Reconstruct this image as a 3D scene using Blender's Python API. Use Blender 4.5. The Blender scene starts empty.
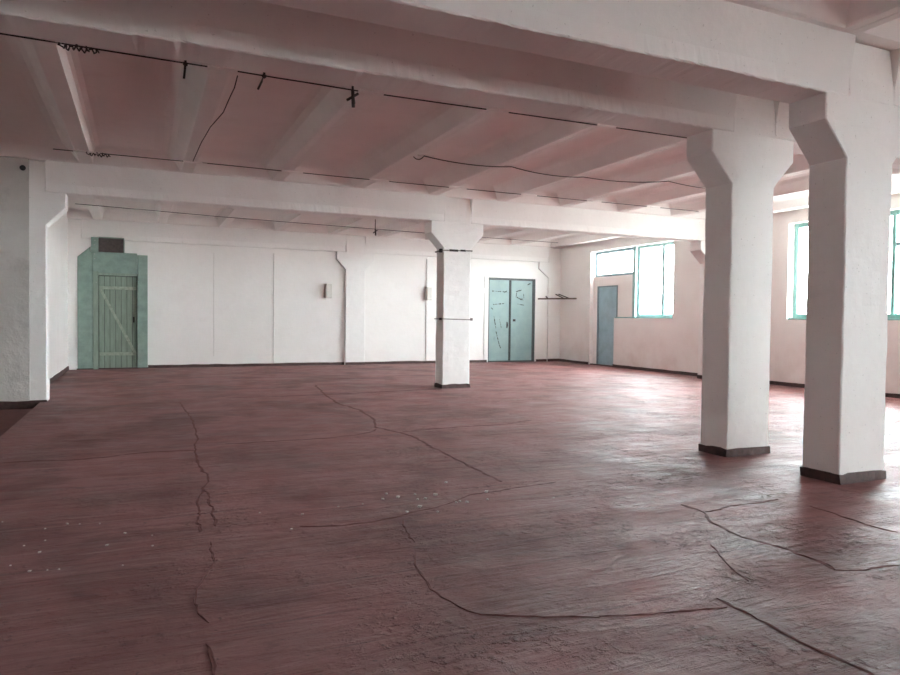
import bpy, bmesh, math, random
from mathutils import Vector, Matrix, noise
random.seed(7)
S = bpy.context.scene
COL = S.collection

# ------------------------------------------------------------------ camera, sky, exposure
cam_d = bpy.data.cameras.new('camera')
cam_d.sensor_width = 36.0
cam_d.lens = 691.72 * 36.0 / 900.0
cam_d.clip_start, cam_d.clip_end = 0.05, 200
cam = bpy.data.objects.new('camera', cam_d)
COL.objects.link(cam)
_y, _p, _r = math.radians(24.098), math.radians(1.531), math.radians(0.645)
_F = Vector((math.sin(_y) * math.cos(_p), math.cos(_y) * math.cos(_p), -math.sin(_p)))
_R = Vector((math.cos(_y), -math.sin(_y), 0))
_U = _R.cross(_F)
_R2 = math.cos(_r) * _R + math.sin(_r) * _U
_U2 = -math.sin(_r) * _R + math.cos(_r) * _U
cam.matrix_world = Matrix(((_R2.x, _U2.x, -_F.x, 0), (_R2.y, _U2.y, -_F.y, 0), (_R2.z, _U2.z, -_F.z, 1.5), (0, 0, 0, 1)))
S.camera = cam

W = bpy.data.worlds.new('overcast_sky')
S.world = W
W.use_nodes = True
_n = W.node_tree.nodes
_n.clear()
_tc = _n.new('ShaderNodeTexCoord')
_sx = _n.new('ShaderNodeSeparateXYZ')
_rp = _n.new('ShaderNodeValToRGB')
_bg = _n.new('ShaderNodeBackground')
_wo = _n.new('ShaderNodeOutputWorld')
_ma = _n.new('ShaderNodeMath'); _ma.operation = 'MULTIPLY_ADD'
_ma.inputs[1].default_value = 0.5; _ma.inputs[2].default_value = 0.5
_l = W.node_tree.links
_l.new(_tc.outputs['Generated'], _sx.inputs[0])
_l.new(_sx.outputs['Z'], _ma.inputs[0])
_l.new(_ma.outputs[0], _rp.inputs[0])
_rp.color_ramp.elements[0].position = 0.47; _rp.color_ramp.elements[0].color = (0.30, 0.295, 0.285, 1)
_rp.color_ramp.elements[1].position = 0.50; _rp.color_ramp.elements[1].color = (0.93, 0.98, 1.0, 1)
_l.new(_rp.outputs[0], _bg.inputs[0])
_l.new(_bg.outputs[0], _wo.inputs[0])
_bg.inputs[1].default_value = 11.0

S.view_settings.view_transform = 'Standard'
S.view_settings.look = 'None'
S.view_settings.exposure = 2.68
S.view_settings.gamma = 1.0
S.view_settings.use_curve_mapping = False
S.cycles.max_bounces = 16
S.cycles.diffuse_bounces = 14
S.cycles.glossy_bounces = 4
S.cycles.transparent_max_bounces = 12
S.cycles.caustics_reflective = False
S.cycles.caustics_refractive = False
S.cycles.sample_clamp_indirect = 6.0

# ------------------------------------------------------------------ materials
class NT:
    def __init__(s, name):
        s.m = bpy.data.materials.new(name); s.m.use_nodes = True
        s.t = s.m.node_tree; s.t.nodes.clear()
        s.out = s.n('ShaderNodeOutputMaterial'); s.b = s.n('ShaderNodeBsdfPrincipled')
        s.l(s.b.outputs[0], s.out.inputs[0])
        s.pos = s.n('ShaderNodeNewGeometry').outputs['Position']
    def n(s, k): return s.t.nodes.new(k)
    def l(s, a, b): s.t.links.new(a, b)
    def noise(s, scale, detail=4, rough=0.55, stretch=None, rot=0.0, dist=0.0):
        v = s.pos
        if stretch or rot:
            mp = s.n('ShaderNodeMapping'); s.l(v, mp.inputs[0])
            mp.inputs['Scale'].default_value = stretch or (1, 1, 1)
            mp.inputs['Rotation'].default_value = (0, 0, rot)
            v = mp.outputs[0]
        q = s.n('ShaderNodeTexNoise'); s.l(v, q.inputs['Vector'])
        q.inputs['Scale'].default_value = scale; q.inputs['Detail'].default_value = detail
        q.inputs['Roughness'].default_value = rough; q.inputs['Distortion'].default_value = dist
        return q.outputs[0]
    def ramp(s, v, a, b, lo=0.0, hi=1.0):
        q = s.n('ShaderNodeMapRange'); s.l(v, q.inputs[0])
        q.inputs[1].default_value = a; q.inputs[2].default_value = b
        q.inputs[3].default_value = lo; q.inputs[4].default_value = hi
        return q.outputs[0]
    def math(s, op, a, b):
        q = s.n('ShaderNodeMath'); q.operation = op
        for k, v in enumerate((a, b)):
            if isinstance(v, (int, float)): q.inputs[k].default_value = v
            else: s.l(v, q.inputs[k])
        return q.outputs[0]
    def mix(s, f, a, b):
        q = s.n('ShaderNodeMix'); q.data_type = 'RGBA'
        if isinstance(f, (int, float)): q.inputs[0].default_value = f
        else: s.l(f, q.inputs[0])
        for k, v in ((6, a), (7, b)):
            if isinstance(v, tuple): q.inputs[k].default_value = (*v, 1)
            else: s.l(v, q.inputs[k])
        return q.outputs[2]
    def bump(s, h, strength, dist=0.01, prev=None):
        q = s.n('ShaderNodeBump'); s.l(h, q.inputs['Height'])
        q.inputs['Strength'].default_value = strength; q.inputs['Distance'].default_value = dist
        if prev: s.l(prev, q.inputs['Normal'])
        return q.outputs[0]
    def done(s, col, rough, nrm=None, metal=0.0, spec=0.5):
        for k, v in (('Base Color', col), ('Roughness', rough), ('Metallic', metal), ('Specular IOR Level', spec)):
            if isinstance(v, tuple): s.b.inputs[k].default_value = (*v, 1)
            elif isinstance(v, (int, float)): s.b.inputs[k].default_value = v
            else: s.l(v, s.b.inputs[k])
        if nrm: s.l(nrm, s.b.inputs['Normal'])
        return s.m

def whitewash(name, a, b, dirt, dirt_amt, bump=0.25, pits=0.0):
    t = NT(name)
    c = t.mix(t.ramp(t.noise(0.9, 5), 0.35, 0.65), a, b)
    c = t.mix(t.math('MULTIPLY', t.ramp(t.noise(2.3, 8, 0.65), 0.55, 0.8), dirt_amt), c, dirt)
    if pits:
        c = t.mix(t.math('MULTIPLY', t.ramp(t.noise(34, 2, 0.5), 0.70, 0.76), pits), c, (0.2, 0.17, 0.16))
    n1 = t.bump(t.noise(7, 5), bump, 0.02)
    n2 = t.bump(t.noise(70, 3), bump * 0.6, 0.004, n1)
    return t.done(c, 0.85, n2, 0, 0.25)

M = {}
M['white'] = whitewash('whitewashed_wall', (0.87, 0.85, 0.83), (0.83, 0.81, 0.79), (0.68, 0.63, 0.6), 0.25, 0.18)
M['column'] = whitewash('whitewashed_concrete', (0.86, 0.845, 0.83), (0.82, 0.805, 0.79), (0.66, 0.62, 0.6), 0.22, 0.28, 0.3)
M['ceil'] = whitewash('whitewashed_slab', (0.87, 0.84, 0.82), (0.83, 0.795, 0.775), (0.68, 0.62, 0.59), 0.3, 0.15)
M['rough'] = whitewash('rough_grey_plaster', (0.50, 0.475, 0.45), (0.60, 0.575, 0.55), (0.32, 0.30, 0.28), 0.55, 1.0)
def wall_stained():
    t = NT('stained_whitewash')
    c = t.mix(t.ramp(t.noise(0.9, 5), 0.35, 0.65), (0.87, 0.83, 0.81), (0.83, 0.79, 0.77))
    z = t.n('ShaderNodeSeparateXYZ'); t.l(t.pos, z.inputs[0])
    low = t.ramp(z.outputs[2], 1.5, 0.2)
    st = t.math('MULTIPLY', low, t.ramp(t.noise(1.6, 7, 0.6), 0.45, 0.7))
    c = t.mix(t.math('MULTIPLY', st, 0.45), c, (0.62, 0.52, 0.48))
    return t.done(c, 0.85, t.bump(t.noise(9, 5), 0.25, 0.02), 0, 0.25)
M['stained'] = wall_stained()

def floor_mat():
    t = NT('red_painted_screed')
    big = t.noise(0.75, 8, 0.62, None, 0, 0.4)                       # darker, wetter looking paint patches
    st = t.noise(1.0, 9, 0.66, (0.5, 3.8, 1), 0.06, 1.2)             # trowel drags
    st2 = t.noise(1.0, 8, 0.65, (0.8, 19, 1), -0.10, 0.7)            # fine brush lines
    fine = t.noise(42, 5, 0.65)                                      # grit
    spots = t.noise(4.5, 8, 0.70, None, 0, 0.5)
    grey = t.noise(0.9, 7, 0.6, (0.6, 1.5, 1), 0.2, 0.8)
    gm = t.math('MULTIPLY', t.ramp(t.noise(1.1, 5, 0.6, None, 0, 0.6), 0.48, 0.60), t.ramp(spots, 0.42, 0.58))   # where the grit lies
    lump = t.math('MULTIPLY', gm, t.ramp(t.noise(17, 4, 0.65), 0.50, 0.70))
    c = t.mix(t.ramp(st, 0.38, 0.64), FA, FB)
    c = t.mix(t.math('MULTIPLY', t.ramp(big, 0.46, 0.60), 0.8), c, FC)
    c = t.mix(t.math('MULTIPLY', t.ramp(grey, 0.52, 0.70), 0.55), c, FG)
    c = t.mix(t.math('MULTIPLY', t.ramp(st2, 0.56, 0.74), 0.42), c, FD)
    c = t.mix(t.math('MULTIPLY', t.ramp(st2, 0.42, 0.32), 0.45), c, FE)
    c = t.mix(t.math('MULTIPLY', t.ramp(spots, 0.58, 0.70), 0.45), c, FE)
    c = t.mix(t.math('MULTIPLY', t.ramp(lump, 0.3, 0.9), 0.6), c, FE)
    c = t.mix(t.math('MULTIPLY', t.ramp(t.noise(24, 3, 0.6), 0.66, 0.71), 0.7), c, FE)
    rg = t.math('ADD', t.ramp(st, 0.3, 0.7, 0.44, 0.66), t.ramp(t.noise(2.2, 6, 0.6), 0.3, 0.7, -0.10, 0.12))
    n = t.bump(t.noise(1.3, 9, 0.64, (0.7, 3.2, 1), 0.05, 1.0), 1.0, 0.06)
    n = t.bump(st2, 0.8, 0.016, n)
    n = t.bump(spots, 0.8, 0.03, n)
    n = t.bump(lump, 1.0, 0.02, n)
    n = t.bump(fine, 0.45, 0.006, n)
    return t.done(c, rg, n, 0, 0.42)
FA, FB = (0.235, 0.083, 0.080), (0.325, 0.152, 0.147)
FG = (0.225, 0.132, 0.126)
FC, FD, FE = (0.140, 0.049, 0.048), (0.42, 0.28, 0.27), (0.062, 0.027, 0.026)
M['floor'] = floor_mat()

def plain(name, c, rough=0.6, metal=0.0, var=0.15, bump=0.15, scale=14, spec=0.4, stretch=None):
    t = NT(name)
    d = tuple(x * (1 - var * 2) for x in c)
    col = t.mix(t.ramp(t.noise(scale, 6, 0.6, stretch), 0.4, 0.7), c, d)
    return t.done(col, rough, t.bump(t.noise(scale * 3, 4), bump, 0.004), metal, spec)
M['sunk'] = plain('dark_sunken_floor', (0.19, 0.080, 0.075), 0.8, bump=0.4)  # the sunken strip gets its own darker red
M['crack'] = plain('crack_dirt', (0.185, 0.067, 0.061), 0.8, bump=0.5, var=0.3)
M['band'] = plain('dark_skirting_paint', (0.080, 0.040, 0.037), 0.6, var=0.25, bump=0.5)
M['greenframe'] = plain('grey_green_paint', (0.25, 0.345, 0.30), 0.55, var=0.12, scale=5)
M['greenplank'] = plain('weathered_green_boards', (0.265, 0.335, 0.275), 0.65, var=0.12, scale=6, stretch=(3, 3, 0.4))
M['greenledge'] = plain('worn_green_batten', (0.37, 0.425, 0.345), 0.6, var=0.15)
M['vent'] = plain('dark_vent_board', (0.085, 0.070, 0.066), 0.6, var=0.2)
M['stud'] = plain('pale_stud', (0.5, 0.52, 0.5), 0.5, 0.3)
def teal_metal():
    t = NT('pale_teal_sheet_metal')
    c = t.mix(t.ramp(t.noise(3, 5), 0.35, 0.7), (0.225, 0.325, 0.320), (0.275, 0.375, 0.365))
    c = t.mix(t.math('MULTIPLY', t.ramp(t.noise(5.5, 8, 0.7, (1.2, 1, 0.5)), 0.62, 0.72), 0.6), c, (0.11, 0.16, 0.16))
    return t.done(c, 0.5, t.bump(t.noise(20, 4), 0.1, 0.004))
M['teal'] = teal_metal()
M['scuff'] = plain('black_scuff', (0.035, 0.037, 0.037), 0.7)
M['doorframe'] = plain('dark_grey_door_frame', (0.09, 0.10, 0.098), 0.5)
M['gap'] = plain('black_gap_shade', (0.03, 0.035, 0.035), 0.8)  # black that stands in for the shade inside gaps and the hole
M['blue'] = plain('blue_grey_door_paint', (0.36, 0.53, 0.60), 0.5, var=0.08, scale=4)
M['blueframe'] = plain('blue_grey_frame_paint', (0.24, 0.33, 0.36), 0.5, var=0.1)
M['winframe'] = plain('teal_window_paint', (0.21, 0.40, 0.37), 0.45, var=0.1)
M['paleframe'] = plain('pale_blue_green_paint', (0.36, 0.52, 0.52), 0.45, var=0.1)
M['trunk'] = plain('white_painted_conduit', (0.74, 0.72, 0.70), 0.7, var=0.04)
M['box'] = plain('cream_box_paint', (0.72, 0.69, 0.65), 0.6, var=0.05)
M['wire'] = plain('black_cable', (0.030, 0.024, 0.023), 0.7)
M['iron'] = plain('dark_iron', (0.045, 0.038, 0.036), 0.6, 0.4)
M['steel'] = plain('dull_steel', (0.28, 0.26, 0.25), 0.45, 0.7)
M['wood'] = plain('brown_weathered_wood', (0.16, 0.11, 0.09), 0.7, var=0.25)
M['crumb'] = plain('plaster_crumb', (0.85, 0.80, 0.75), 0.85, var=0.1)
M['dust'] = plain('chalk_smear', (0.33, 0.24, 0.22), 0.9)
def glass():
    m = bpy.data.materials.new('window_glass'); m.use_nodes = True
    t = m.node_tree; t.nodes.clear()
    o = t.nodes.new('ShaderNodeOutputMaterial'); mx = t.nodes.new('ShaderNodeMixShader')
    a = t.nodes.new('ShaderNodeBsdfTransparent'); g = t.nodes.new('ShaderNodeBsdfGlossy')
    nz = t.nodes.new('ShaderNodeTexNoise'); nz.inputs['Scale'].default_value = 3
    mr = t.nodes.new('ShaderNodeMapRange'); mr.inputs[3].default_value = 0.02; mr.inputs[4].default_value = 0.08
    a.inputs[0].default_value = (0.93, 0.96, 0.96, 1); g.inputs['Roughness'].default_value = 0.05
    t.links.new(nz.outputs[0], mr.inputs[0]); t.links.new(mr.outputs[0], mx.inputs[0])
    t.links.new(a.outputs[0], mx.inputs[1]); t.links.new(g.outputs[0], mx.inputs[2]); t.links.new(mx.outputs[0], o.inputs[0])
    return m
M['glass'] = glass()

# ------------------------------------------------------------------ mesh helpers
WLOC = {}
def obj(name, bm, mat, parent=None, smooth=False, **kw):
    """links a bmesh (world coordinates) as one mesh object whose origin is at its base"""
    bmesh.ops.recalc_face_normals(bm, faces=bm.faces[:])
    xs = [v.co for v in bm.verts]
    lo = Vector((min(c.x for c in xs), min(c.y for c in xs), min(c.z for c in xs)))
    hi = Vector((max(c.x for c in xs), max(c.y for c in xs), max(c.z for c in xs)))
    base = Vector(((lo.x + hi.x) / 2, (lo.y + hi.y) / 2, lo.z))
    for v in bm.verts: v.co -= base
    me = bpy.data.meshes.new(name); bm.to_mesh(me); bm.free()
    me.materials.append(M[mat])
    if smooth:
        for p in me.polygons: p.use_smooth = True
    o = bpy.data.objects.new(name, me); COL.objects.link(o)
    if parent is not None:
        o.parent = parent; o.location = base - WLOC[parent]
    else:
        o.location = base
    WLOC[o] = base
    for k, v in kw.items(): o[k] = v
    return o
def thing(name, loc, label, cat, group=None, kind=None):
    o = bpy.data.objects.new(name, None); COL.objects.link(o)
    o.empty_display_size = 0.2
    o.location = loc; WLOC[o] = Vector(loc)
    return tag(o, label, cat, group, kind)
def tag(o, label, cat, group=None, kind=None):
    o['label'] = label; o['category'] = cat
    if group: o['group'] = group
    if kind: o['kind'] = kind
    return o
def box(bm, x0, x1, y0, y1, z0, z1):
    v = [bm.verts.new((x, y, z)) for z in (z0, z1) for y in (y0, y1) for x in (x0, x1)]
    for f in ((0, 1, 3, 2), (4, 6, 7, 5), (0, 4, 5, 1), (2, 3, 7, 6), (0, 2, 6, 4), (1, 5, 7, 3)):
        bm.faces.new([v[i] for i in f])
    return bm
def B(*a):
    bm = bmesh.new(); return box(bm, *a)
def bevel(bm, w=0.006, seg=1, angle=0.5):
    bmesh.ops.recalc_face_normals(bm, faces=bm.faces[:])
    es = [e for e in bm.edges if len(e.link_faces) == 2 and e.calc_face_angle(0) > angle]
    if es: bmesh.ops.bevel(bm, geom=es, offset=w, segments=seg, affect='EDGES', profile=0.5, clamp_overlap=True)
    return bm
def prism(bm, poly, axis, a, b):
    """polygon (two coordinates) swept along axis: 'y' poly=(x,z), 'x' poly=(y,z), 'z' poly=(x,y)"""
    def P(p, t):
        return {'y': (p[0], t, p[1]), 'x': (t, p[0], p[1]), 'z': (p[0], p[1], t)}[axis]
    A = [bm.verts.new(P(p, a)) for p in poly]; C = [bm.verts.new(P(p, b)) for p in poly]
    n = len(poly)
    for i in range(n):
        j = (i + 1) % n
        bm.faces.new((A[i], A[j], C[j], C[i]))
    f1 = bm.faces.new(A); f2 = bm.faces.new(C[::-1])
    if n > 4: bmesh.ops.triangulate(bm, faces=[f1, f2])
    return bm
def wob(p, s, amp, seed=0.0):
    q = Vector(p) * s + Vector((seed, seed * 1.7, -seed))
    return Vector((noise.noise(q), noise.noise(q + Vector((31, 7, 3))), noise.noise(q + Vector((-9, 17, 41))))) * amp
def tube(bm, pts, r, n=7, closed=False):
    pts = [Vector(p) for p in pts]; rings = []
    up = Vector((0, 0, 1))
    for i, p in enumerate(pts):
        d = (pts[min(i + 1, len(pts) - 1)] - pts[max(i - 1, 0)]).normalized()
        u = up if abs(d.dot(up)) < 0.95 else Vector((1, 0, 0))
        s = d.cross(u).normalized(); t = s.cross(d)
        rr = r[i] if isinstance(r, (list, tuple)) else r
        rings.append([bm.verts.new(p + (s * math.cos(2 * math.pi * k / n) + t * math.sin(2 * math.pi * k / n)) * rr) for k in range(n)])
    for a, b in zip(rings, rings[1:]):
        for k in range(n): bm.faces.new((a[k], a[(k + 1) % n], b[(k + 1) % n], b[k]))
    bm.faces.new(rings[0][::-1]); bm.faces.new(rings[-1])
    return bm
def bar(bm, a, b, w, h):
    """rectangular bar from a to b: width w sideways, h upward"""
    a, b = Vector(a), Vector(b); d = (b - a).normalized()
    u = Vector((0, 0, 1)) if abs(d.z) < 0.95 else Vector((0, 1, 0))
    s = d.cross(u).normalized(); t = s.cross(d)
    q = [(-w / 2, -h / 2), (w / 2, -h / 2), (w / 2, h / 2), (-w / 2, h / 2)]
    A = [bm.verts.new(a + s * x + t * y) for x, y in q]; C = [bm.verts.new(b + s * x + t * y) for x, y in q]
    for i in range(4): bm.faces.new((A[i], A[(i + 1) % 4], C[(i + 1) % 4], C[i]))
    bm.faces.new(A[::-1]); bm.faces.new(C)
    return bm
def wall_cells(bm, us, zs, hole, mk):
    """a wall with rectangular openings, as cells; hole(u,z) says what is open; mk(u0,u1,z0,z1) gives a box"""
    for i in range(len(us) - 1):
        j = 0
        while j < len(zs) - 1:
            if hole((us[i] + us[i + 1]) / 2, (zs[j] + zs[j + 1]) / 2): j += 1; continue
            k = j
            while k + 1 < len(zs) - 1 and not hole((us[i] + us[i + 1]) / 2, (zs[k + 1] + zs[k + 2]) / 2): k += 1
            box(bm, *mk(us[i], us[i + 1], zs[j], zs[k + 1])); j = k + 1
    return bm

# ------------------------------------------------------------------ measures of the hall (metres)
XC, CW, CD = 5.943, 0.644, 0.40          # left face of the middle row of columns, column width and depth
XLC = -2.12                              # left face of the left row
XRC = 13.50                              # left face of the columns in the window wall
XR, YB = 14.016, 21.557                  # window wall and back wall surfaces
YA, YJ, YM, YE = 4.37, 5.726, 13.66, 21.437   # fronts of the column rows
ZN, ZC, ZBM, ZT, ZS = 3.03, 3.35, 3.59, 4.12, 4.39   # neck, corbel, beam bottom, beam top, slab
CB = 0.30
YBACK, XLEFT = -11.6, -10.0
XSTEP = -1.57

# ------------------------------------------------------------------ floor
bm = bmesh.new()
prism(bm, [(XSTEP, YBACK - .3), (XR + .45, YBACK - .3), (XR + .45, YB + .35), (-2.3, YB + .35), (-2.3, 13.8), (XSTEP, 13.8)], 'z', -0.4, 0.0)
floor = obj('floor', bm, 'floor', kind='structure', label='dark red painted concrete floor, worn and streaky, across the whole hall', category='floor')
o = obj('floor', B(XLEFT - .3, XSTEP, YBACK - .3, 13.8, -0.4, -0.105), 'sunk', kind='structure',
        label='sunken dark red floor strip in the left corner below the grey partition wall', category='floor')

# ------------------------------------------------------------------ walls
bm = bmesh.new()
D2 = (11.10, 13.00, 0.0, 2.97)
wall_cells(bm, [-2.6, D2[0], D2[1], XR + .4], [-.1, D2[3], 4.8], lambda u, z: D2[0] < u < D2[1] and z < D2[3],
           lambda a, b, c, d: (a, b, YB, YB + .3, c, d))
box(bm, D2[0] - .05, D2[1] + .05, YB + .14, YB + .28, -.1, 3.05)
obj('wall_back', bm, 'white', kind='structure', label='white back wall with the green door and the teal double door', category='wall')

obj('wall_left', B(-2.4, -1.81, 14.06, YB, -.1, 4.7), 'white', kind='structure',
    label='short white side wall between the left column and the green door', category='wall')
bm = B(XLEFT, -1.725, 13.635, 14.0, -.3, 4.7)
obj('wall_partition', bm, 'rough', kind='structure', label='rough grey plastered partition at the left edge with a small round hole', category='wall')
LW = (4.6, 5.3, 2.4, 3.8)
bm = wall_cells(bmesh.new(), [YBACK - .3, LW[0], LW[1], 14.0], [-.3, LW[2], LW[3], 4.7], lambda u, z: LW[0] < u < LW[1] and LW[2] < z < LW[3], lambda a, b, c, d: (XLEFT - .3, XLEFT, a, b, c, d))
obj('wall_far_left', bm, 'white', kind='structure', label='white outer wall left of the camera, out of the picture', category='wall')
RW = (9.2, 10.5, 1.575, 3.85)
bm = wall_cells(bmesh.new(), [XLEFT - .3, RW[0], RW[1], XR + .4], [-.3, RW[2], RW[3], 4.7], lambda u, z: RW[0] < u < RW[1] and RW[2] < z < RW[3], lambda a, b, c, d: (a, b, YBACK - .3, YBACK, c, d))
obj('wall_behind', bm, 'white', kind='structure', label='white end wall behind the camera, out of the picture', category='wall')

# window wall: openings for four windows (door niche under the first)
W1 = (15.62, 19.65, 1.59, 3.84)
WIN = [(7.67, 11.75, 1.575, 3.85), (0.4, 2.25, 1.575, 3.85), (-9.7, -5.6, 1.575, 3.85)]
def hole(u, z):
    if W1[0] < u < W1[1] and W1[2] < z < W1[3]: return True
    if 18.33 < u < W1[1] and z < W1[3]: return True
    return any(a < u < b and c < z < d for a, b, c, d in WIN)
us = sorted({YBACK - .3, YB + .3, 15.62, 18.33, 19.65, *[q for w in WIN for q in w[:2]]})
bm = wall_cells(bmesh.new(), us, [-.1, 1.575, 1.59, 3.84, 3.85, 4.7], hole, lambda a, b, c, d: (XR, XR + .42, a, b, c, d))
# recessed infill round the blue door, under the small pane
DY0, DY1, DZ = 18.35, 19.40, 2.66
box(bm, XR + .14, XR + .30, 17.45, DY0 - .02, 1.5, 2.97)
box(bm, XR + .14, XR + .30, DY0 - .02, 19.66, DZ, 2.97)
box(bm, XR + .14, XR + .30, DY1 + .02, 19.66, -.1, DZ)
obj('wall_right', bm, 'stained', kind='structure', label='stained white window wall on the right', category='wall')

# ------------------------------------------------------------------ ceiling: ribbed slabs
def coffers(bm, xs, hw, y0, y1, steep=False):
    """ribbed slab field between two beams: rib centres xs, half rib width hw"""
    # (inset past the rib's gentle side, inset past its steep side, height)
    ins = [(0.0, 0.0, ZT), (0.02, .004, ZT + .015), (0.16, .025, ZS - .09), (0.24, .055, ZS - .035), (0.34, .12, ZS - .008), (0.46, .22, ZS)]
    if steep: ins = [(0.0, 0.0, ZT), (0.015, .004, ZT + .015), (0.06, .025, ZS - .09), (0.09, .055, ZS - .035), (0.14, .12, ZS - .008), (0.22, .22, ZS)]
    e = 0.06
    for a, b in zip(xs, xs[1:]):
        rings = []
        for dl, dr, z in ins:
            rings.append([bm.verts.new(q) for q in ((a + hw + dr, y0 + e + dl, z), (b - hw - dl, y0 + e + dl, z), (b - hw - dl, y1 - e - dl, z), (a + hw + dr, y1 - e - dl, z))])
        for r, s in zip(rings, rings[1:]):
            for k in range(4): bm.faces.new((r[k], r[(k + 1) % 4], s[(k + 1) % 4], s[k]))
        bm.faces.new(rings[-1])
        for q in ((a + hw, b - hw, y0 - .06, y0 + e), (a + hw, b - hw, y1 - e, y1 + .06)):
            bm.faces.new([bm.verts.new(p) for p in ((q[0], q[2], ZT), (q[1], q[2], ZT), (q[1], q[3], ZT), (q[0], q[3], ZT))])
    for x in xs:   # the rib soles: two half ribs with a mortar seam
        for x0, x1 in ((x - hw, x - .008), (x + .008, x + hw)):
            bm.faces.new([bm.verts.new(p) for p in ((x0, y0 - .06, ZT), (x1, y0 - .06, ZT), (x1, y1 + .06, ZT), (x0, y1 + .06, ZT))])
        bm.faces.new([bm.verts.new(p) for p in ((x - .008, y0 - .06, ZT + .004), (x + .008, y0 - .06, ZT + .004), (x + .008, y1 + .06, ZT + .004), (x - .008, y1 + .06, ZT + .004))])
bm = bmesh.new()
PB = 1.622
coffers(bm, [-0.85 + PB * k for k in range(-6, 11)], .10, YJ + CD + .06, YM - .06)
coffers(bm, [-1.06 + 1.63 * k for k in range(-1, 10)], .11, YM + CD + .06, YE - .05, True)
coffers(bm, [5.82 + PB * k for k in range(-10, 7)], .11, -3.1, YA - .06)
coffers(bm, [5.82 + PB * k for k in range(-10, 7)], .11, YBACK, -3.6)
box(bm, XLEFT - .3, XR + .45, YBACK - .3, YB + .3, 4.62, 4.8)
box(bm, XLEFT - .3, XR + .4, YA - .1, YJ + CD + .1, ZT + .01, 4.5)
box(bm, XLEFT - .3, XR + .4, YM - .1, YM + CD + .1, ZT + .01, 4.5)
box(bm, -2.3, XR + .4, YE - .09, YB + .1, ZT + .01, 4.5)
box(bm, XLEFT - .3, XR + .4, -3.62, -3.08, ZT - .3, 4.5)
for v in bm.verts:
    if v.co.z < 4.40: v.co += wob(v.co, 1.3, 0.008)
ceil = obj('ceiling', bm, 'ceil', kind='structure', label='white ribbed concrete slab ceiling with pinkish coffers', category='ceiling')

# ------------------------------------------------------------------ beams
def beam(x0, x1, y, label, group=None, d=CD, rg=1.0):
    n = max(2, int((x1 - x0) / 0.05))
    sec = [(.004, ZBM + .012), (.016, ZBM), (d - .012, ZBM), (d, ZBM + .012), (d, 3.72), (d + .055, ZT + .006), (-.055, ZT + .006), (.003, 3.74)]
    bm = bmesh.new(); rings = []
    for i in range(n + 1):
        x = x0 + (x1 - x0) * i / n
        r = []
        for k, (a, z) in enumerate(sec):
            p = Vector((x, y + a, z))
            q = wob(p, 1.1, 0.006, 3) * (1 if k < 4 else .5) * rg
            if k in (0, 1, 2, 3): q += wob(p, 14, 0.006 if k < 2 else .0015, k * 3.7) * rg
            if rg > .5 and k in (0, 1) and noise.noise(Vector((x * 9.1, y, 0))) > 0.3: q += Vector((0, .006 if k == 0 else .0, .007))
            q *= min(1.0, .15 + 1.6 * min(i, n - i) / 22)
            q.x = 0
            if k in (5, 6): q.z = 0
            r.append(bm.verts.new(p + q))
        rings.append(r)
    m = len(sec)
    for a, b in zip(rings, rings[1:]):
        for k in range(m): bm.faces.new((a[k], a[(k + 1) % m], b[(k + 1) % m], b[k]))
    bm.faces.new(rings[0][::-1]); bm.faces.new(rings[-1])
    return tag(obj('ceiling_beam', bm, 'column'), label, 'beam', group)
XE = XRC + .64
beam(XLEFT, XC + .004, YA, 'nearest white concrete beam, running overhead from the top edge to the nearest column')
beam(XC + CW + .002, XE, YA, 'short stub of white beam at the top right corner, right of the nearest column head')
beam(XLEFT, XC + .004, YJ, 'second white concrete beam from the camera, spanning the top left to the second column')
beam(XC + CW + .002, XE, YJ, 'white beam behind the nearest column, right of the second column head')
beam(XLC + CW + .002, XC + .004, YM, 'white beam between the left column and the middle column with straps')
beam(XC + CW + .002, XRC - .01, YM, 'white beam between the middle column with straps and the window wall')
beam(XLC + CW + .002, XC + .004, YE + .04, 'white beam along the back wall above the green door', None, .2, .2)
beam(XC + CW + .002, XRC - .01, YE + .04, 'white beam along the back wall above the teal double door', None, .2, .2)

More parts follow.
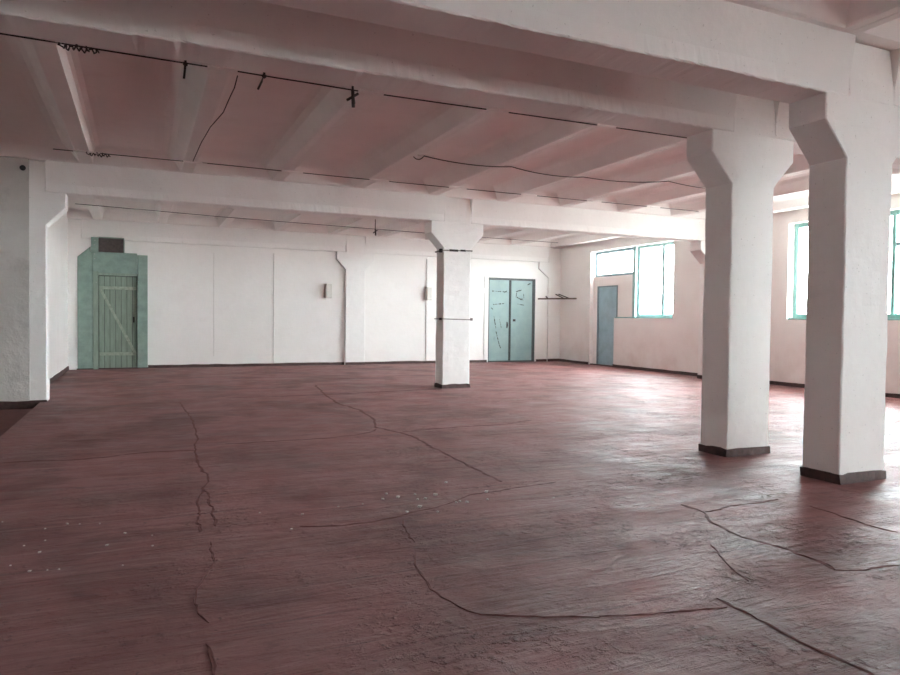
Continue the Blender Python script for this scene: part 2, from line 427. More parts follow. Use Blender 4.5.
# ------------------------------------------------------------------ columns
def column(x, y, label, d=CD, w=CW, left=True, right=True, z0=0.0, bandf=True, seed=0.0, cb=CB, top=ZT):
    L, Rr = x, x + w
    # rows of cross sections up the column: each row a left and a right edge
    zs = [z0, z0 + .02]
    while zs[-1] < top - .12: zs.append(zs[-1] + .11)
    zs = sorted({round(q, 4) for q in zs + [top, ZN, ZC, ZBM - .005, ZBM]})
    zs = [q for i, q in enumerate(zs) if i == 0 or q - zs[i - 1] > .004]
    def edge(z, on):
        if not on or z < ZN or z > ZBM - .004: return 0.0
        return cb * min(1.0, (z - ZN) / (ZC - ZN))
    bm = bmesh.new(); rows = []; e_ = .012
    for z in zs:
        l_, r_ = L - edge(z, left), Rr + edge(z, right)
        fx = [0, .06, .2, .4, .6, .8, .94, 1]
        xs_ = [l_ + e_ + (r_ - l_ - 2 * e_) * f for f in fx]
        ring = [(x_, y) for x_ in xs_] + [(r_, y + e_), (r_, y + d / 2), (r_, y + d - e_)] + [(x_, y + d) for x_ in xs_[::-1]] + [(l_, y + d - e_), (l_, y + d / 2), (l_, y + e_)]
        rows.append([bm.verts.new((a_, b_, z)) for a_, b_ in ring])
    for a_, b_ in zip(rows, rows[1:]):
        m_ = len(a_)
        for k in range(m_): bm.faces.new((a_[k], a_[(k + 1) % m_], b_[(k + 1) % m_], b_[k]))
    bm.faces.new(rows[0][::-1]); bm.faces.new(rows[-1])
    for v in bm.verts:
        edgy = min(abs(v.co.y - y), abs(v.co.y - y - d)) < .02
        a = wob(v.co, 1.2, .008, seed) + wob(v.co, 11, .006 if edgy else .001, seed)
        a.z *= .3
        if v.co.z < z0 + .01 or v.co.z > top - .01: a.z = 0
        if v.co.z > 3.75: a.y += .05 * (v.co.z - 3.72) / .4 if v.co.y < y + .1 else 0   # head leans back a little
        v.co += a
    c = tag(obj('concrete_column', bm, 'column', None, False), label, 'column', None)
    if bandf:
        bm = bmesh.new(); e = .012
        n = 8
        per = [(L - e + (w + 2 * e) * k / n, y - e) for k in range(n)] + [(Rr + e, y - e + (d + 2 * e) * k / 4) for k in range(4)] + \
              [(Rr + e - (w + 2 * e) * k / n, y + d + e) for k in range(n)] + [(L - e, y + d + e - (d + 2 * e) * k / 4) for k in range(4)]
        lo = [bm.verts.new((a + random.uniform(-.008, .012) * (1 if a > x + w / 2 else -1), b + random.uniform(-.02, .0), z0)) for a, b in per]
        hi = [bm.verts.new((a, b, z0 + .085 + random.uniform(-.012, .012))) for a, b in per]
        for k in range(len(per)):
            j = (k + 1) % len(per); bm.faces.new((lo[k], lo[j], hi[j], hi[k]))
        bm.faces.new(hi)
        obj('base_band', bm, 'band', c, label='dark brown painted band round the foot of the column')
    return c
column(XC, YA, 'nearest whitewashed concrete column, rightmost of all, with stepped corbel head', seed=1.3)
column(XC, YJ, 'second whitewashed concrete column, just left of and behind the nearest one', seed=4.1)
strapcol = column(XC, YM, 'whitewashed concrete column alone in the middle of the hall, with two metal straps round it', seed=7.7)
column(XLC, YM, 'whitewashed column at the left edge joined to the grey partition wall', left=False, z0=-.105, bandf=False, seed=2.2, top=ZT)
column(XC, YE, 'white half column with corbel head set in the middle of the back wall', d=.12, bandf=False, seed=5.5)
column(XLC, YE, 'white corner column with corbel beside the green door', d=.12, left=False, bandf=False, seed=6.4)
column(XRC, YE + .05, 'white corner column where the back wall meets the window wall', d=.07, right=False, bandf=False, w=.6, seed=8.1, cb=.4)
column(XRC, YM, 'white column against the window wall, mostly hidden behind the second column', right=False, bandf=True, w=.6, seed=9.3, cb=.36)
column(XRC, YJ, 'white column against the window wall right of the picture edge', right=False, w=.6, seed=3.3)
column(XRC, YA, 'front white column against the window wall right of the picture edge', right=False, w=.6, seed=3.9)

# ------------------------------------------------------------------ skirting
def skirt(name, runs, label, h=.085):
    bm = bmesh.new()
    for (a, b, nrm, z0) in runs:
        a, b, nrm = Vector(a), Vector(b), Vector(nrm)
        n = max(2, int((b - a).length / .2)); prev = None
        for i in range(n + 1):
            p = a.lerp(b, i / n); top = z0 + h + noise.noise(p * 2.3) * .012 + random.uniform(-.004, .004)
            f = .016 + random.uniform(0, .008)
            r = [bm.verts.new(q) for q in ((p.x, p.y, z0), (p.x + nrm.x * (f + .01), p.y + nrm.y * (f + .01), z0), (p.x + nrm.x * f, p.y + nrm.y * f, top), (p.x, p.y, top))]
            if prev:
                for k in range(4): bm.faces.new((prev[k], prev[(k + 1) % 4], r[(k + 1) % 4], r[k]))
            prev = r
    return obj(name, bm, 'band', kind='structure', label=label, category='skirting')
skirt('baseboard_back', [((0.19, YB, 0), (XC, YB, 0), (0, -1, 0), 0), ((XC, YE, 0), (XC + CW, YE, 0), (0, -1, 0), 0),
                         ((XC + CW, YB, 0), (11.05, YB, 0), (0, -1, 0), 0), ((13.05, YB, 0), (XRC, YB, 0), (0, -1, 0), 0), ((XRC, YE + .05, 0), (XR, YE + .05, 0), (0, -1, 0), 0)],
      'dark brown painted skirting band along the foot of the back wall')
skirt('baseboard_right', [((XR, YE, 0), (XR, 19.66, 0), (-1, 0, 0), 0), ((XR, 18.33, 0), (XR, YBACK, 0), (-1, 0, 0), 0)],
      'dark brown painted skirting band along the foot of the window wall')
skirt('baseboard_left', [((-1.81, 14.05, 0), (-1.81, YE, 0), (1, 0, 0), 0)], 'dark brown skirting band on the short side wall by the green door', .1)
skirt('baseboard_partition', [((XLEFT, 13.635, -.105), (-1.725, 13.63, -.105), (0, -1, 0), -.105), ((-1.725, YM - .015, -.105), (-1.47, YM - .015, -.105), (0, -1, 0), -.105)],
      'dark brown skirting band under the grey partition and the left column', .14)

# ------------------------------------------------------------------ door 1: green boarded door in a patched frame
g = thing('door_1', (-.6, YB, 0), 'green boarded door with a diagonal brace in a patched grey-green frame', 'door', None, 'structure')
y0 = YE - .035
obj('frame_panel', bevel(prism(bmesh.new(), [(-1.575, 0), (-1.2, 0), (-1.2, 3.24), (-1.255, 3.24), (-1.255, 3.38), (-1.575, 3.09)], 'y', y0, YB + .02)), 'greenframe', g)
obj('frame_panel', bevel(B(-1.197, -.093, y0, YB + .02, 2.66, 3.24)), 'greenframe', g)
obj('frame_panel', bevel(B(-.088, .18, y0, YB + .02, 0, 3.20)), 'greenframe', g)
obj('door_jamb', bevel(B(-1.197, -1.068, y0 - .025, YB, 0, 2.70)), 'greenplank', g)
obj('lintel_strip', bevel(B(-1.197, -.06, y0 - .018, YB, 2.60, 2.668)), 'greenplank', g)
st = obj('corner_post', bevel(B(-1.243, -1.062, y0 - .012, YB, 3.24, 3.64)), 'greenframe', g)
bm = bmesh.new()
for q in ((-1.15, 3.55), (-1.16, 3.43), (-1.16, 3.18), (-1.15, 3.05), (-1.12, 2.4)):
    bmesh.ops.create_icosphere(bm, subdivisions=1, radius=.016, matrix=Matrix.Translation((q[0], y0 - .016, q[1])))
obj('stud', bm, 'stud', st, label='pale round studs')
obj('vent_board', bevel(B(-1.06, -.44, y0 + .01, YB + .01, 3.245, 3.635)), 'vent', g, label='dark brown board closing the gap over the frame')
obj('vent_frame', box(B(-1.06, -.425, y0 - .008, YB, 3.625, 3.655), -.44, -.42, y0 - .008, YB, 3.24, 3.63), 'greenframe', g)
bm = bmesh.new()
xs = [-1.06, -.92, -.785, -.64, -.50, -.355, -.215, -.10]
for a, b in zip(xs, xs[1:]): bevel(box(bm, a + .0055, b - .0055, YB - .035 + random.uniform(-.006, .006), YB - .01, .03, 2.585), .003)
leaf = obj('door_leaf', bm, 'greenplank', g, label='weathered green vertical boards')
for z in (2.26, .42):
    obj('ledge', bevel(B(-1.05, -.11, YB - .075, YB - .03, z - .045, z + .045)), 'greenledge', leaf)
bm = bmesh.new(); bar(bm, (-1.02, YB - .058, 2.22), (-.15, YB - .058, .45), .05, .07); obj('brace', bm, 'greenledge', leaf, label='diagonal brace from upper left to lower right')
obj('handle', bevel(box(B(-.20, -.16, YB - .05, YB - .03, 1.30, 1.46), -.19, -.175, YB - .09, YB - .05, 1.33, 1.43)), 'iron', leaf)
obj('shade_backing', B(-1.07, -.09, YB - .012, YB + .003, .02, 2.62), 'gap', g, label='black sheet painted in for the shade in the gaps between the boards')  # black sheet paints the shade seen between the boards
obj('threshold', B(-1.6, .19, y0 - .004, YB + .01, 0, .03), 'band', g)

# ------------------------------------------------------------------ door 2: pale teal double door
g = thing('door_2', (12.05, YB, 0), 'pale teal sheet metal double door with black scuffs in the back wall', 'door', None, 'structure')
f = bmesh.new(); yd = YB + .05
box(f, 11.10, 11.15, yd - .02, YB + .14, .03, 2.97); box(f, 12.90, 13.00, yd - .02, YB + .14, .03, 2.97); box(f, 11.10, 13.0, yd - .02, YB + .14, 2.90, 2.97)
box(f, 11.10, 13.0, yd - .02, YB + .14, 0, .045)
obj('door_frame', f, 'doorframe', g)
for k, (a, b) in enumerate(((11.15, 11.945), (12.03, 12.90))):
    bm = bevel(B(a, b, yd, yd + .05, .05, 2.895), .004)
    lf = obj('door_leaf', bm, 'teal', g)
    bm = bmesh.new(); box(bm, a + .02, b - .02, yd - .006, yd, 1.835, 1.85); box(bm, a, a + .03, yd - .008, yd, .06, 2.88)
    obj('sheet_seam', bm, 'teal', lf)
    bm = bmesh.new(); rr = random.Random(5 + k)
    segs = [((.10, 2.50), (.70, 2.48), 9), ((.62, 2.46), (.70, 2.52), 5), ((.18, 2.03), (.62, 2.07), 7), ((.20, 1.6), (.28, 1.2), 9), ((.28, 1.1), (.44, .55), 11), ((.44, .6), (.47, .5), 4), ((.42, 1.5), (.5, 1.2), 4), ((.1, 1.9), (.16, 1.85), 3)] if k == 0 else \
           [((.20, 2.50), (.40, 2.56), 5), ((.22, 2.48), (.20, 2.32), 6), ((.24, 2.30), (.42, 2.22), 7), ((.42, 2.28), (.5, 2.18), 4), ((.50, 2.45), (.52, 2.3), 3), ((.28, 2.06), (.56, 2.02), 5), ((.66, 2.75), (.76, 2.8), 4)]
    for p, q, n in segs:
        for i in range(n):
            t = (i + rr.random()) / n
            cx, cz = a + p[0] + (q[0] - p[0]) * t, p[1] + (q[1] - p[1]) * t
            r1, r2 = rr.uniform(.014, .055), rr.uniform(.008, .024)
            an = math.atan2(q[1] - p[1], q[0] - p[0])
            vs = []
            for j in range(7):
                ph = 2 * math.pi * j / 7; w_ = rr.uniform(.6, 1.2)
                u_, v_ = math.cos(ph) * r1 * w_, math.sin(ph) * r2 * w_
                vs.append((cx + u_ * math.cos(an) - v_ * math.sin(an), cz + u_ * math.sin(an) + v_ * math.cos(an)))
            prism(bm, vs, 'y', yd - .0016 - .0002 * i, yd)
    obj('scuff_marks', bm, 'scuff', lf, label='black scuffs and scratches')
    hx = b - .07 if k == 0 else a + .13
    obj('door_handle', bevel(box(B(hx - .02, hx + .02, yd - .012, yd, 1.20, 1.42), hx - .012, hx + .012, yd - .05, yd - .012, 1.25, 1.37) if k == 0 else
                             B(hx - .05, hx + .05, yd - .02, yd, 1.44, 1.52), .003), 'iron', lf)
obj('centre_gap', B(11.945, 12.03, yd + .012, yd + .06, .05, 2.9), 'gap', g)
bm = bmesh.new(); box(bm, 11.975, 12.0, yd - .006, yd + .02, .05, 2.9)
obj('cover_strip', bm, 'doorframe', g)

# ------------------------------------------------------------------ door 3: narrow blue door under the far window
XF = XR + .15
g = thing('door_3', (XF, 18.87, 0), 'narrow blue-grey door below the small pane in the window wall', 'door', None, 'structure')
lf = obj('door_leaf', bevel(B(XF, XF + .05, DY0 + .03, DY1 - .05, .03, DZ - .04)), 'blue', g)
f = B(XF - .02, XF + .08, DY1 - .05, DY1 + .02, 0, DZ); box(f, XF - .02, XF + .08, DY0 - .02, DY0 + .03, 0, DZ); box(f, XF - .02, XF + .08, DY0 - .02, DY1 + .02, DZ - .04, DZ)
obj('door_frame', f, 'blueframe', g)
obj('threshold', B(XF - .12, XF + .3, DY0 - .02, DY1 + .25, -.05, .03), 'band', g)
obj('door_handle', bevel(box(B(XF - .012, XF, DY0 + .09, DY0 + .13, 1.22, 1.42), XF - .05, XF - .012, DY0 + .1, DY0 + .12, 1.28, 1.36)), 'iron', lf)

# ------------------------------------------------------------------ windows
def frame_rect(bm, x0, x1, y0, y1, z0, z1, w):
    box(bm, x0, x1, y0, y0 + w, z0, z1); box(bm, x0, x1, y1 - w, y1, z0, z1)
    box(bm, x0, x1, y0 + w, y1 - w, z0, z0 + w); box(bm, x0, x1, y0 + w, y1 - w, z1 - w, z1)
XW = XR + .20
def pane(parent, y0, y1, z0, z1): obj('window_pane', B(XW + .03, XW + .036, y0, y1, z0, z1), 'glass', parent)
g = thing('window_1', (XW, 17.6, 1.59), 'tall window with a small side pane above the blue door, far end of the window wall', 'window', None, 'structure')
bm = bmesh.new(); frame_rect(bm, XW, XW + .07, 15.62, 17.42, 1.62, 3.84, .09); obj('window_frame', bevel(bm), 'paleframe', g)
obj('mullion', bevel(B(XW - .02, XW + .06, 16.19, 16.31, 1.66, 3.79)), 'paleframe', g)
obj('window_post', bevel(B(XW - .1, XW + .06, 17.42, 17.56, 1.6, 3.84)), 'paleframe', g)
bm = bmesh.new(); frame_rect(bm, XW - .02, XW + .06, 17.57, 19.62, 2.97, 3.83, .09); obj('window_frame', bevel(bm), 'blueframe', g, label='blue-grey frame of the small side pane')
pane(g, 15.66, 16.23, 1.66, 3.8); pane(g, 16.27, 17.38, 1.66, 3.8); pane(g, 17.65, 19.54, 3.05, 3.75)
obj('window_sill', bevel(B(XR + .02, XW + .04, 15.63, 18.3, 1.59, 1.625)), 'winframe', g, label='green painted sill board')
for i, (a, b, c, d) in enumerate(WIN):
    g = thing('window_%d' % (i + 2), (XW, (a + b) / 2, c),
              ['wide green framed window partly hidden behind the two near columns', 'green framed window right of the picture edge', 'green framed window behind the camera'][i], 'window', None, 'structure')
    bm = bmesh.new(); frame_rect(bm, XW, XW + .08, a, b, c + .04, d, .10); obj('window_frame', bevel(bm), 'winframe', g)
    m1 = a + 1.68
    obj('window_post', bevel(B(XW - .02, XW + .07, m1 - .04, m1 + .04, c + .1, d - .06)), 'winframe', g)
    obj('mullion', bevel(B(XW - .01, XW + .06, b - 1.12, b - 1.03, c + .1, d - .06)), 'winframe', g)
    obj('transom', bevel(B(XW - .01, XW + .06, a + .06, m1 - .04, 3.11, 3.18)), 'blueframe', g)
    pane(g, a + .05, m1 - .03, c + .09, 3.12); pane(g, a + .05, m1 - .03, 3.17, d - .05); pane(g, m1 + .03, b - 1.09, c + .09, d - .05); pane(g, b - 1.06, b - .05, c + .09, d - .05)
    obj('window_sill', bevel(B(XR + .01, XW + .04, a + .01, b - .01, c, c + .04)), 'winframe', g, label='green painted sill board')

g = thing('window_5', (9.85, YBACK, RW[2]), 'narrow green framed window added for fill light in the unseen end wall behind the camera', 'window', None, 'structure')  # unseen window, added to brighten the surfaces that face the camera
bm = bmesh.new()
for q in (RW[0], RW[1] - .07): box(bm, q, q + .07, YBACK - .2, YBACK - .12, RW[2], RW[3])
box(bm, RW[0], RW[1], YBACK - .2, YBACK - .12, RW[2], RW[2] + .07); box(bm, RW[0], RW[1], YBACK - .2, YBACK - .12, RW[3] - .07, RW[3])
obj('window_frame', bm, 'winframe', g)
for a, b in ((RW[0] + .06, RW[1] - .06),): obj('window_pane', B(a, b, YBACK - .165, YBACK - .159, RW[2] + .06, RW[3] - .06), 'glass', g)

g = thing('window_6', (XLEFT, 4.95, LW[2]), 'single narrow green window added in the unseen far left wall to light the ceiling ribs', 'window', None, 'structure')  # unseen window, added so the rib slopes get light from the left
bm = bmesh.new(); frame_rect(bm, XLEFT - .2, XLEFT - .12, LW[0], LW[1], LW[2], LW[3], .06); obj('window_frame', bm, 'winframe', g)
obj('window_pane', B(XLEFT - .165, XLEFT - .159, LW[0] + .05, LW[1] - .05, LW[2] + .05, LW[3] - .05), 'glass', g)

# ------------------------------------------------------------------ back wall fittings
def fit(name, bm, mat, label, cat, group=None): return tag(obj(name, bm, mat), label, cat, group)
fit('wall_conduit', bevel(B(1.965, 1.99, YB - .014, YB + .002, .32, 3.38), .004), 'trunk', 'thin white painted conduit on the back wall, nearest to the green door', 'conduit')
fit('wall_conduit', bevel(B(3.70, 3.735, YB - .018, YB + .002, .09, 3.45), .004), 'trunk', 'thin white painted conduit on the back wall midway between green door and half column', 'conduit')
fit('wall_conduit', bevel(B(8.74, 8.80, YB - .03, YB + .002, .09, 3.5), .004), 'trunk', 'white painted conduit on the back wall just left of the strapped column', 'conduit')
bm = bmesh.new(); box(bm, 10.93, 10.965, YB - .02, YB + .002, .09, 2.42); box(bm, 10.93, 10.965, YB - .02, YB + .002, 2.58, 3.0)
fit('wall_conduit', bm, 'trunk', 'broken white strip standing in for the white reveal on the left side of the teal double door', 'conduit')  # two strips stand in for the white reveal beside the door
for x, lab in ((5.40, 'cream metal box on the back wall left of the half column'), (8.80, 'cream metal box on the back wall left of the strapped column')):
    b_ = fit('junction_box', bevel(B(x - .09, x + .09, YB - .17, YB + .002, 2.12, 2.56), .006), 'box', lab, 'box')
    obj('box_cover', bevel(B(x - .075, x + .075, YB - .182, YB - .168, 2.14, 2.54), .004), 'box', b_)
# corner rack
g = thing('corner_rack', (13.5, 21.0, 2.2), 'dark wooden rail with raised arms fixed across the far right corner', 'rack')
bm = bmesh.new(); bar(bm, (13.03, 21.42, 2.26), (14.005, 20.44, 2.27), .07, .05); obj('rail', bevel(bm, .004), 'wood', g)
for a, b in (((13.28, 21.17, 2.27), (13.36, 21.42, 2.36)), ((13.70, 20.75, 2.27), (13.78, 21.42, 2.44)), ((13.84, 20.62, 2.27), (13.90, 21.42, 2.45))):
    bm = bmesh.new(); bar(bm, a, b, .035, .03); obj('arm', bm, 'iron', g)

# straps on the middle column
def strap(z, h, label, mat, tilt=0.0):
    bm = bmesh.new(); e, t_ = .020, .006
    x0, x1, ya, yb = XC - e, XC + CW + e, YM - e, YM + CD + e
    loop = [(x0, ya), ((x0 + x1) / 2, ya - .004), (x1, ya), (x1, yb), (x0, yb)]
    rings = []
    for x, y in loop:
        s = Vector((x - (x0 + x1) / 2, y - (ya + yb) / 2, 0)).normalized() * t_ * 1.4
        zz = z + tilt * (x - x0)
        rings.append([bm.verts.new(q) for q in ((x, y, zz), (x + s.x, y + s.y, zz), (x + s.x, y + s.y, zz + h), (x, y, zz + h))])
    for i in range(len(rings)):
        a, b = rings[i], rings[(i + 1) % len(rings)]
        for k in range(4): bm.faces.new((a[k], a[(k + 1) % 4], b[(k + 1) % 4], b[k]))
    o = fit('metal_strap', bm, mat, label, 'strap')
    return o
s1 = strap(2.955, .03, 'upper metal strap round the middle column, just under its corbel', 'steel', .03)
obj('strap_clamp', bevel(B(XC - .075, XC - .018, YM + .02, YM + .09, 2.93, 3.01), .004), 'iron', s1)
bm = bmesh.new(); box(bm, XC + .12, XC + .32, YM - .034, YM - .022, 2.955, 3.0); box(bm, XC + .38, XC + .50, YM - .034, YM - .022, 2.965, 3.005); obj('tar_patch', bm, 'iron', s1, label='black smears on the strap')
s2 = strap(1.49, .022, 'lower metal strap round the middle column at chest height', 'steel', -.02)
obj('strap_clamp', bevel(B(XC - .07, XC - .018, YM + .02, YM + .08, 1.475, 1.525), .004), 'iron', s2)
obj('strap_clamp', bevel(B(XC + CW + .0, XC + CW + .045, YM - .05, YM - .01, 1.47, 1.53), .004), 'steel', s2)

# hole in the partition: a black disc stands for its dark inside
bm = bmesh.new(); bmesh.ops.create_cone(bm, cap_ends=True, segments=14, radius1=.045, radius2=.045, depth=.03, matrix=Matrix.Translation((-1.81, 13.63, 3.96)) @ Matrix.Rotation(math.pi / 2, 4, 'X'))
fit('hole_disc', bm, 'gap', 'small black disc painted in for the dark of a round hole high on the grey partition wall', 'hole')

# ------------------------------------------------------------------ wires and hooks under the ceiling
def cable(name, pts, r, label, cat='cable', sag=0.0, seg=10, knot=None):
    P_ = [Vector(p) for p in pts]; path = []
    for a, b in zip(P_, P_[1:]):
        for i in range(seg):
            t = i / seg; p = a.lerp(b, t); p.z -= sag * 4 * t * (1 - t)
            path.append(p + wob(p, 1.5, .003))
    path.append(P_[-1])
    bm = bmesh.new(); tube(bm, path, r, 6)
    o = fit(name, bm, 'wire', label, cat)
    for q in (knot or ()):
        bm = bmesh.new(); rr = random.Random(3)
        hp = [Vector(q) + Vector((.34 * i / 60 - .05 + rr.uniform(-.012, .012), (.03 + .02 * math.sin(i * .37)) * math.cos(i * .8), (.022 + .012 * math.sin(i * .5 + 1)) * math.sin(i * .8 + .4) - .01 + rr.uniform(-.006, .006))) for i in range(61)]
        tube(bm, hp, .008, 5); obj('coil', bm, 'wire', o)
    return o
RIBS = [-0.75 + PB * k for k in range(-1, 9)]
def painted(o, y, z, ribs, a=-.24, b=.06):
    for x in ribs:
        bm = bmesh.new(); tube(bm, [(x + a, y, z), (x + a / 2, y, z + .004), (x + b, y, z)], .017, 6)
        obj('painted_section', bm, 'ceil', o, label='length of the cable whitewashed over where it crosses a rib')
o = cable('overhead_cable', [(-2.6, 7.56, 4.085), (-.38, 7.62, 4.085), (2.4, 7.67, 4.075), (6.0, 7.62, 4.085), (8.3, 7.58, 4.085)], .0075,
      'long black cable strung just behind the second beam, coiled at its left end', seg=14, knot=[(-.66, 7.58, 4.06)])
for q in RIBS[1:6]: painted(o, 7.62 + .05 * max(0, 1 - abs(q - 2.4) / 3), 4.085 - .01 * max(0, 1 - abs(q - 2.4) / 3), [q])
o = cable('overhead_cable', [(-1.25, 12.48, 4.085), (1.25, 12.46, 4.09), (2.9, 12.47, 4.085), (6.4, 12.47, 4.08), (11.9, 12.47, 4.08)], .0075,
      'long black cable strung just in front of the middle row beam', seg=14, knot=[(-.74, 12.46, 4.07)])
painted(o, 12.47, 4.085, RIBS[1:9], -.22, .16)
o = cable('overhead_cable', [(3.98, 10.40, 4.085), (4.12, 10.30, 4.09), (5.74, 10.35, 4.09), (7.3, 10.5, 4.09), (8.9, 10.1, 4.09), (10.6, 10.1, 4.09)], .0075,
      'sagging thin cable looped between ceiling ribs in the middle of the hall', sag=.05)
painted(o, 10.33, 4.095, [RIBS[4] + .04], -.14, .14); painted(o, 10.38, 4.095, [RIBS[5] - .06], -.05, .14)
cable('overhead_cable', [(-1.4, 18.4, 4.09), (-.4, 18.6, 4.10), (1.9, 19.0, 4.10), (5, 19.3, 4.10), (8.3, 19.6, 4.1), (12.8, 19.8, 4.1)], .008,
      'black cable under the farthest slabs, in front of the back wall')
cable('dangling_cable', [(.95, 7.80, 4.085), (.965, 8.2, 4.08), (.95, 9.2, 4.07), (.86, 9.9, 4.05), (.82, 10.8, 4.06), (.80, 12.4, 4.09)], .007,
      'thin dark cable hanging along a ceiling rib near the upper left', seg=6)
def hook(p, lean, kind, label):
    x, y, z = p
    g = thing('ceiling_hook', (x, y, z - .17), label, 'hook')
    bm = bmesh.new(); tube(bm, [(x, y, ZS + .01), (x, y, z + .02), (x + lean * .4, y, z - .06), (x + lean, y, z - .15)], .013, 6)
    obj('shank', bm, 'iron', g)
    if kind:
        bm = bmesh.new(); tube(bm, [(x - .065, y, z - .12), (x + .065, y, z - .03)], .016, 6); tube(bm, [(x, y, z), (x + .01, y, z - .19)], .02, 6)
        obj('cross_bar', bm, 'iron', g)
    else:
        bm = bmesh.new(); bmesh.ops.create_icosphere(bm, subdivisions=1, radius=.028, matrix=Matrix.Translation((x, y, z)))
        obj('knob', bm, 'iron', g)
hook((.42, 7.65, 4.08), -.015, 0, 'small iron hook on the cable behind the second beam, leftmost of three')
hook((1.21, 7.66, 4.08), -.065, 0, 'slanting iron hook on the cable behind the second beam, middle of three')
hook((2.19, 7.67, 4.075), .02, 1, 'crossed iron hook hanging from the cable behind the second beam, rightmost of three')
hook((6.25, 19.4, 4.10), .02, 1, 'small dark lamp hook under the far slabs above the half column')
hook((-.55, 15.0, 4.14), .0, 0, 'small dark hook under the far slabs left, above the green door')

# ------------------------------------------------------------------ floor cracks and ridges
def crack(pts, w, seed=0):
    rr = random.Random(seed); P_ = []
    for a, b in zip(pts, pts[1:]):
        a, b = Vector((*a, 0)), Vector((*b, 0)); n = max(2, int((b - a).length / .05))
        for i in range(n): P_.append(a.lerp(b, i / n))
    P_.append(Vector((*pts[-1], 0)))
    P_ = [p + Vector((noise.noise(p * 4 + Vector((seed, 0, 0))) * .035, noise.noise(p * 4 + Vector((0, seed, 9))) * .035, 0)) + Vector((noise.noise(p * 17 + Vector((seed, 5, 0))), noise.noise(p * 17 + Vector((8, seed, 2))), 0)) * .014 for p in P_]
    bm = bmesh.new(); prev = None
    for i, p in enumerate(P_):
        d = (P_[min(i + 1, len(P_) - 1)] - P_[max(0, i - 1)]); d = d.normalized() if d.length else Vector((0, 1, 0))
        s = Vector((-d.y, d.x, 0)); ww = w * .85 * (.2 + 1.0 * abs(noise.noise(p * 5 + Vector((seed, 3, 1)))) + rr.uniform(0, .45))
        if i in (0, len(P_) - 1): ww *= .15
        off = rr.uniform(-.15, .15) * w
        r = []
        for u_, h in ((-1, .0003), (-.6, .0015 + rr.uniform(0, .0045)), (-.12, .0012), (.25, .0012), (.6, .001 + rr.uniform(0, .0035)), (1, .0003)):
            r.append(bm.verts.new(p + s * (u_ * ww + off) + Vector((0, 0, h))))
        if prev:
            for a, b, c, e in zip(prev, prev[1:], r[1:], r): bm.faces.new((a, b, c, e))
        prev = r
    obj('floor_crack', bm, 'crack', floor)
joint = [(.62, 12.82), (.68, 10.5), (.64, 9.24), (.55, 8.09), (.54, 7.26), (.57, 6.65), (.43, 5.95), (.40, 5.5), (.37, 5.06)]
crack(joint, .018, 1)
crack([(.50, 6.3), (.52, 5.9), (.49, 5.5), (.5, 5.15)], .014, 2)
crack([(.43, 4.83), (.41, 4.4), (.33, 4.2), (.28, 4.01), (.26, 3.66), (.31, 3.52)], .011, 3)
crack([(.28, 3.31), (.29, 3.13), (.27, 2.9)], .013, 4)
crack([(3.54, 15.2), (3.26, 13.2), (3.16, 11.73), (3.26, 10.86), (3.15, 9.72), (2.94, 9.05), (3.11, 8.54)], .035, 5)
crack([(3.11, 8.54), (3.16, 8.11), (3.1, 7.24), (3.1, 6.9), (3.07, 6.28), (3.06, 5.86), (3.06, 5.59)], .032, 6)
crack([(.9, 8.47), (1.78, 8.43), (2.43, 8.5), (2.76, 8.71), (2.93, 8.91)], .022, 7)
crack([(3.11, 8.54), (3.9, 8.7), (4.78, 8.67), (5.36, 8.93)], .025, 8)
crack([(1.79, 4.86), (1.71, 4.55), (1.68, 4.27)], .012, 9)
crack([(1.60, 4.08), (1.50, 3.81), (1.51, 3.67), (1.48, 3.51), (1.47, 3.37), (1.52, 3.23), (1.59, 3.12), (1.71, 3.03), (1.9, 2.95), (2.12, 2.85)], .013, 10)
crack([(2.12, 2.85), (2.43, 2.76), (2.81, 2.68)], .016, 11)
crack([(4.03, 4.36), (4.05, 4.11), (3.9, 3.88), (3.87, 3.72), (3.83, 3.53), (3.88, 3.34), (3.93, 3.19), (3.9, 2.98), (3.84, 2.83)], .028, 12)
crack([(3.84, 2.83), (4.03, 2.77), (4.32, 2.75)], .014, 13)
crack([(4.07, 4.12), (4.33, 4.17), (4.6, 4.16), (4.93, 4.18)], .02, 14)
crack([(3.5, 3.49), (3.36, 3.23), (3.19, 2.9)], .010, 15)
crack([(2.84, 2.81), (2.85, 2.63), (2.86, 2.47), (2.82, 2.25), (2.84, 2.09), (2.85, 1.9)], .018, 16)
crack([(5.01, 3.93), (4.99, 3.69), (4.93, 3.4), (4.96, 3.2)], .014, 17)
crack([(-1.29, 8.17), (-.57, 8.05), (-.01, 8.23), (.56, 8.21)], .018, 18)
crack([(1.42, 13.28), (2.6, 13.23), (3.58, 13.28), (5.89, 13.6)], .035, 19)
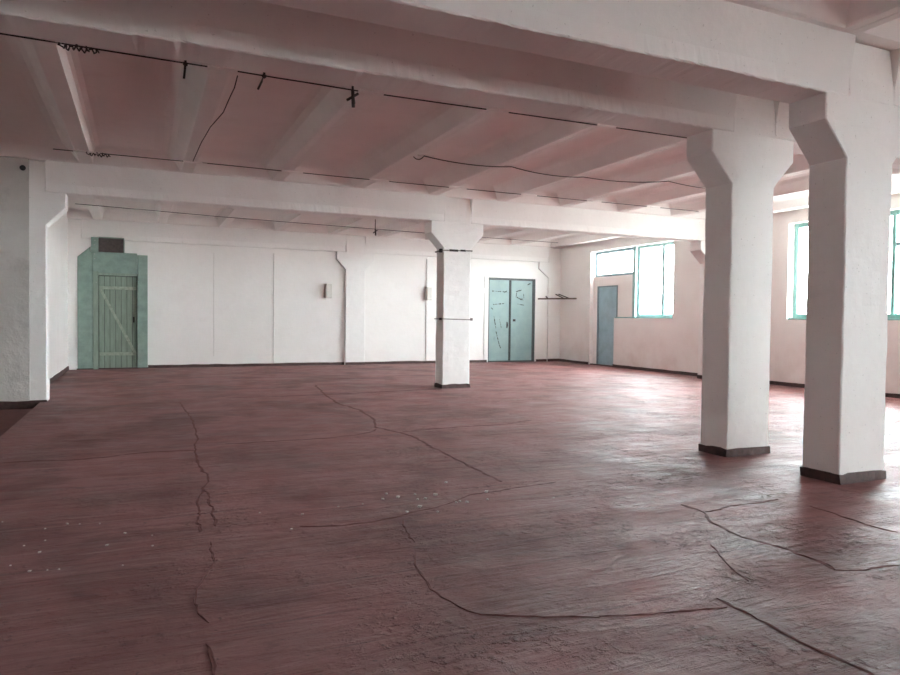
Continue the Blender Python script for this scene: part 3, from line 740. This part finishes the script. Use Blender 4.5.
crack([(1.04, 4.92), (1.34, 4.82), (1.72, 4.88), (2.3, 5.11), (2.57, 5.28), (3.52, 5.41)], .016, 20)

# ------------------------------------------------------------------ crumbs on the floor
def crumb_mesh(r, seed):
    bm = bmesh.new(); bmesh.ops.create_icosphere(bm, subdivisions=1, radius=r)
    rr = random.Random(seed)
    for v in bm.verts: v.co *= rr.uniform(.65, 1.2); v.co.z *= .6
    lo = min(v.co.z for v in bm.verts)
    for v in bm.verts: v.co.z -= lo
    me = bpy.data.meshes.new('plaster_crumb'); bm.to_mesh(me); bm.free(); me.materials.append(M['crumb'])
    return me
cm = [crumb_mesh(r, s) for s, r in enumerate((.012, .016, .021, .014))]
fm = [crumb_mesh(r, 20 + s) for s, r in enumerate((.006, .008, .011))]
def scatter(pts, meshes, label, group):
    for i, (x, y) in enumerate(pts):
        o = bpy.data.objects.new('plaster_crumb', meshes[i % len(meshes)]); COL.objects.link(o)
        o.location = (x, y, .0); o.rotation_euler = (0, 0, random.uniform(0, 6)); tag(o, label, 'crumb', group)
scatter([(1.91, 5.56), (1.83, 5.41), (1.96, 5.4), (2.13, 5.45), (2.09, 5.29), (2.16, 5.3), (2.28, 5.36), (1.88, 4.98), (2.1, 4.89), (2.55, 5.75), (2.02, 5.06), (2.35, 5.09), (2.39, 5.11), (2.44, 5.07), (2.73, 5.29), (2.63, 5.08)], cm,
        'pale plaster crumb in the loose cluster on the middle of the red floor', 'plaster crumbs in the middle of the floor')
scatter([(3.18, 4.93), (.83, 5.38), (.97, 4.87), (1.63, 5.33), (1.43, 5.33), (1.12, 5.21)], fm, 'stray pale crumb lying away from the cluster on the red floor', 'stray crumbs between the clusters')
scatter([(-.91, 5.82), (-.61, 5.53), (-.48, 5.59), (-.4, 5.56), (-.69, 5.17), (-.58, 4.98), (-.1, 4.54), (.07, 4.86), (-.59, 4.63), (-.5, 4.62), (-.44, 4.61), (-.2, 4.97), (-.27, 5.52), (-.58, 5.24), (-.1, 5.2), (.07, 5.09), (-.71, 4.79)], fm,
        'tiny white paint fleck on the red floor at the lower left', 'white flecks at the lower left')
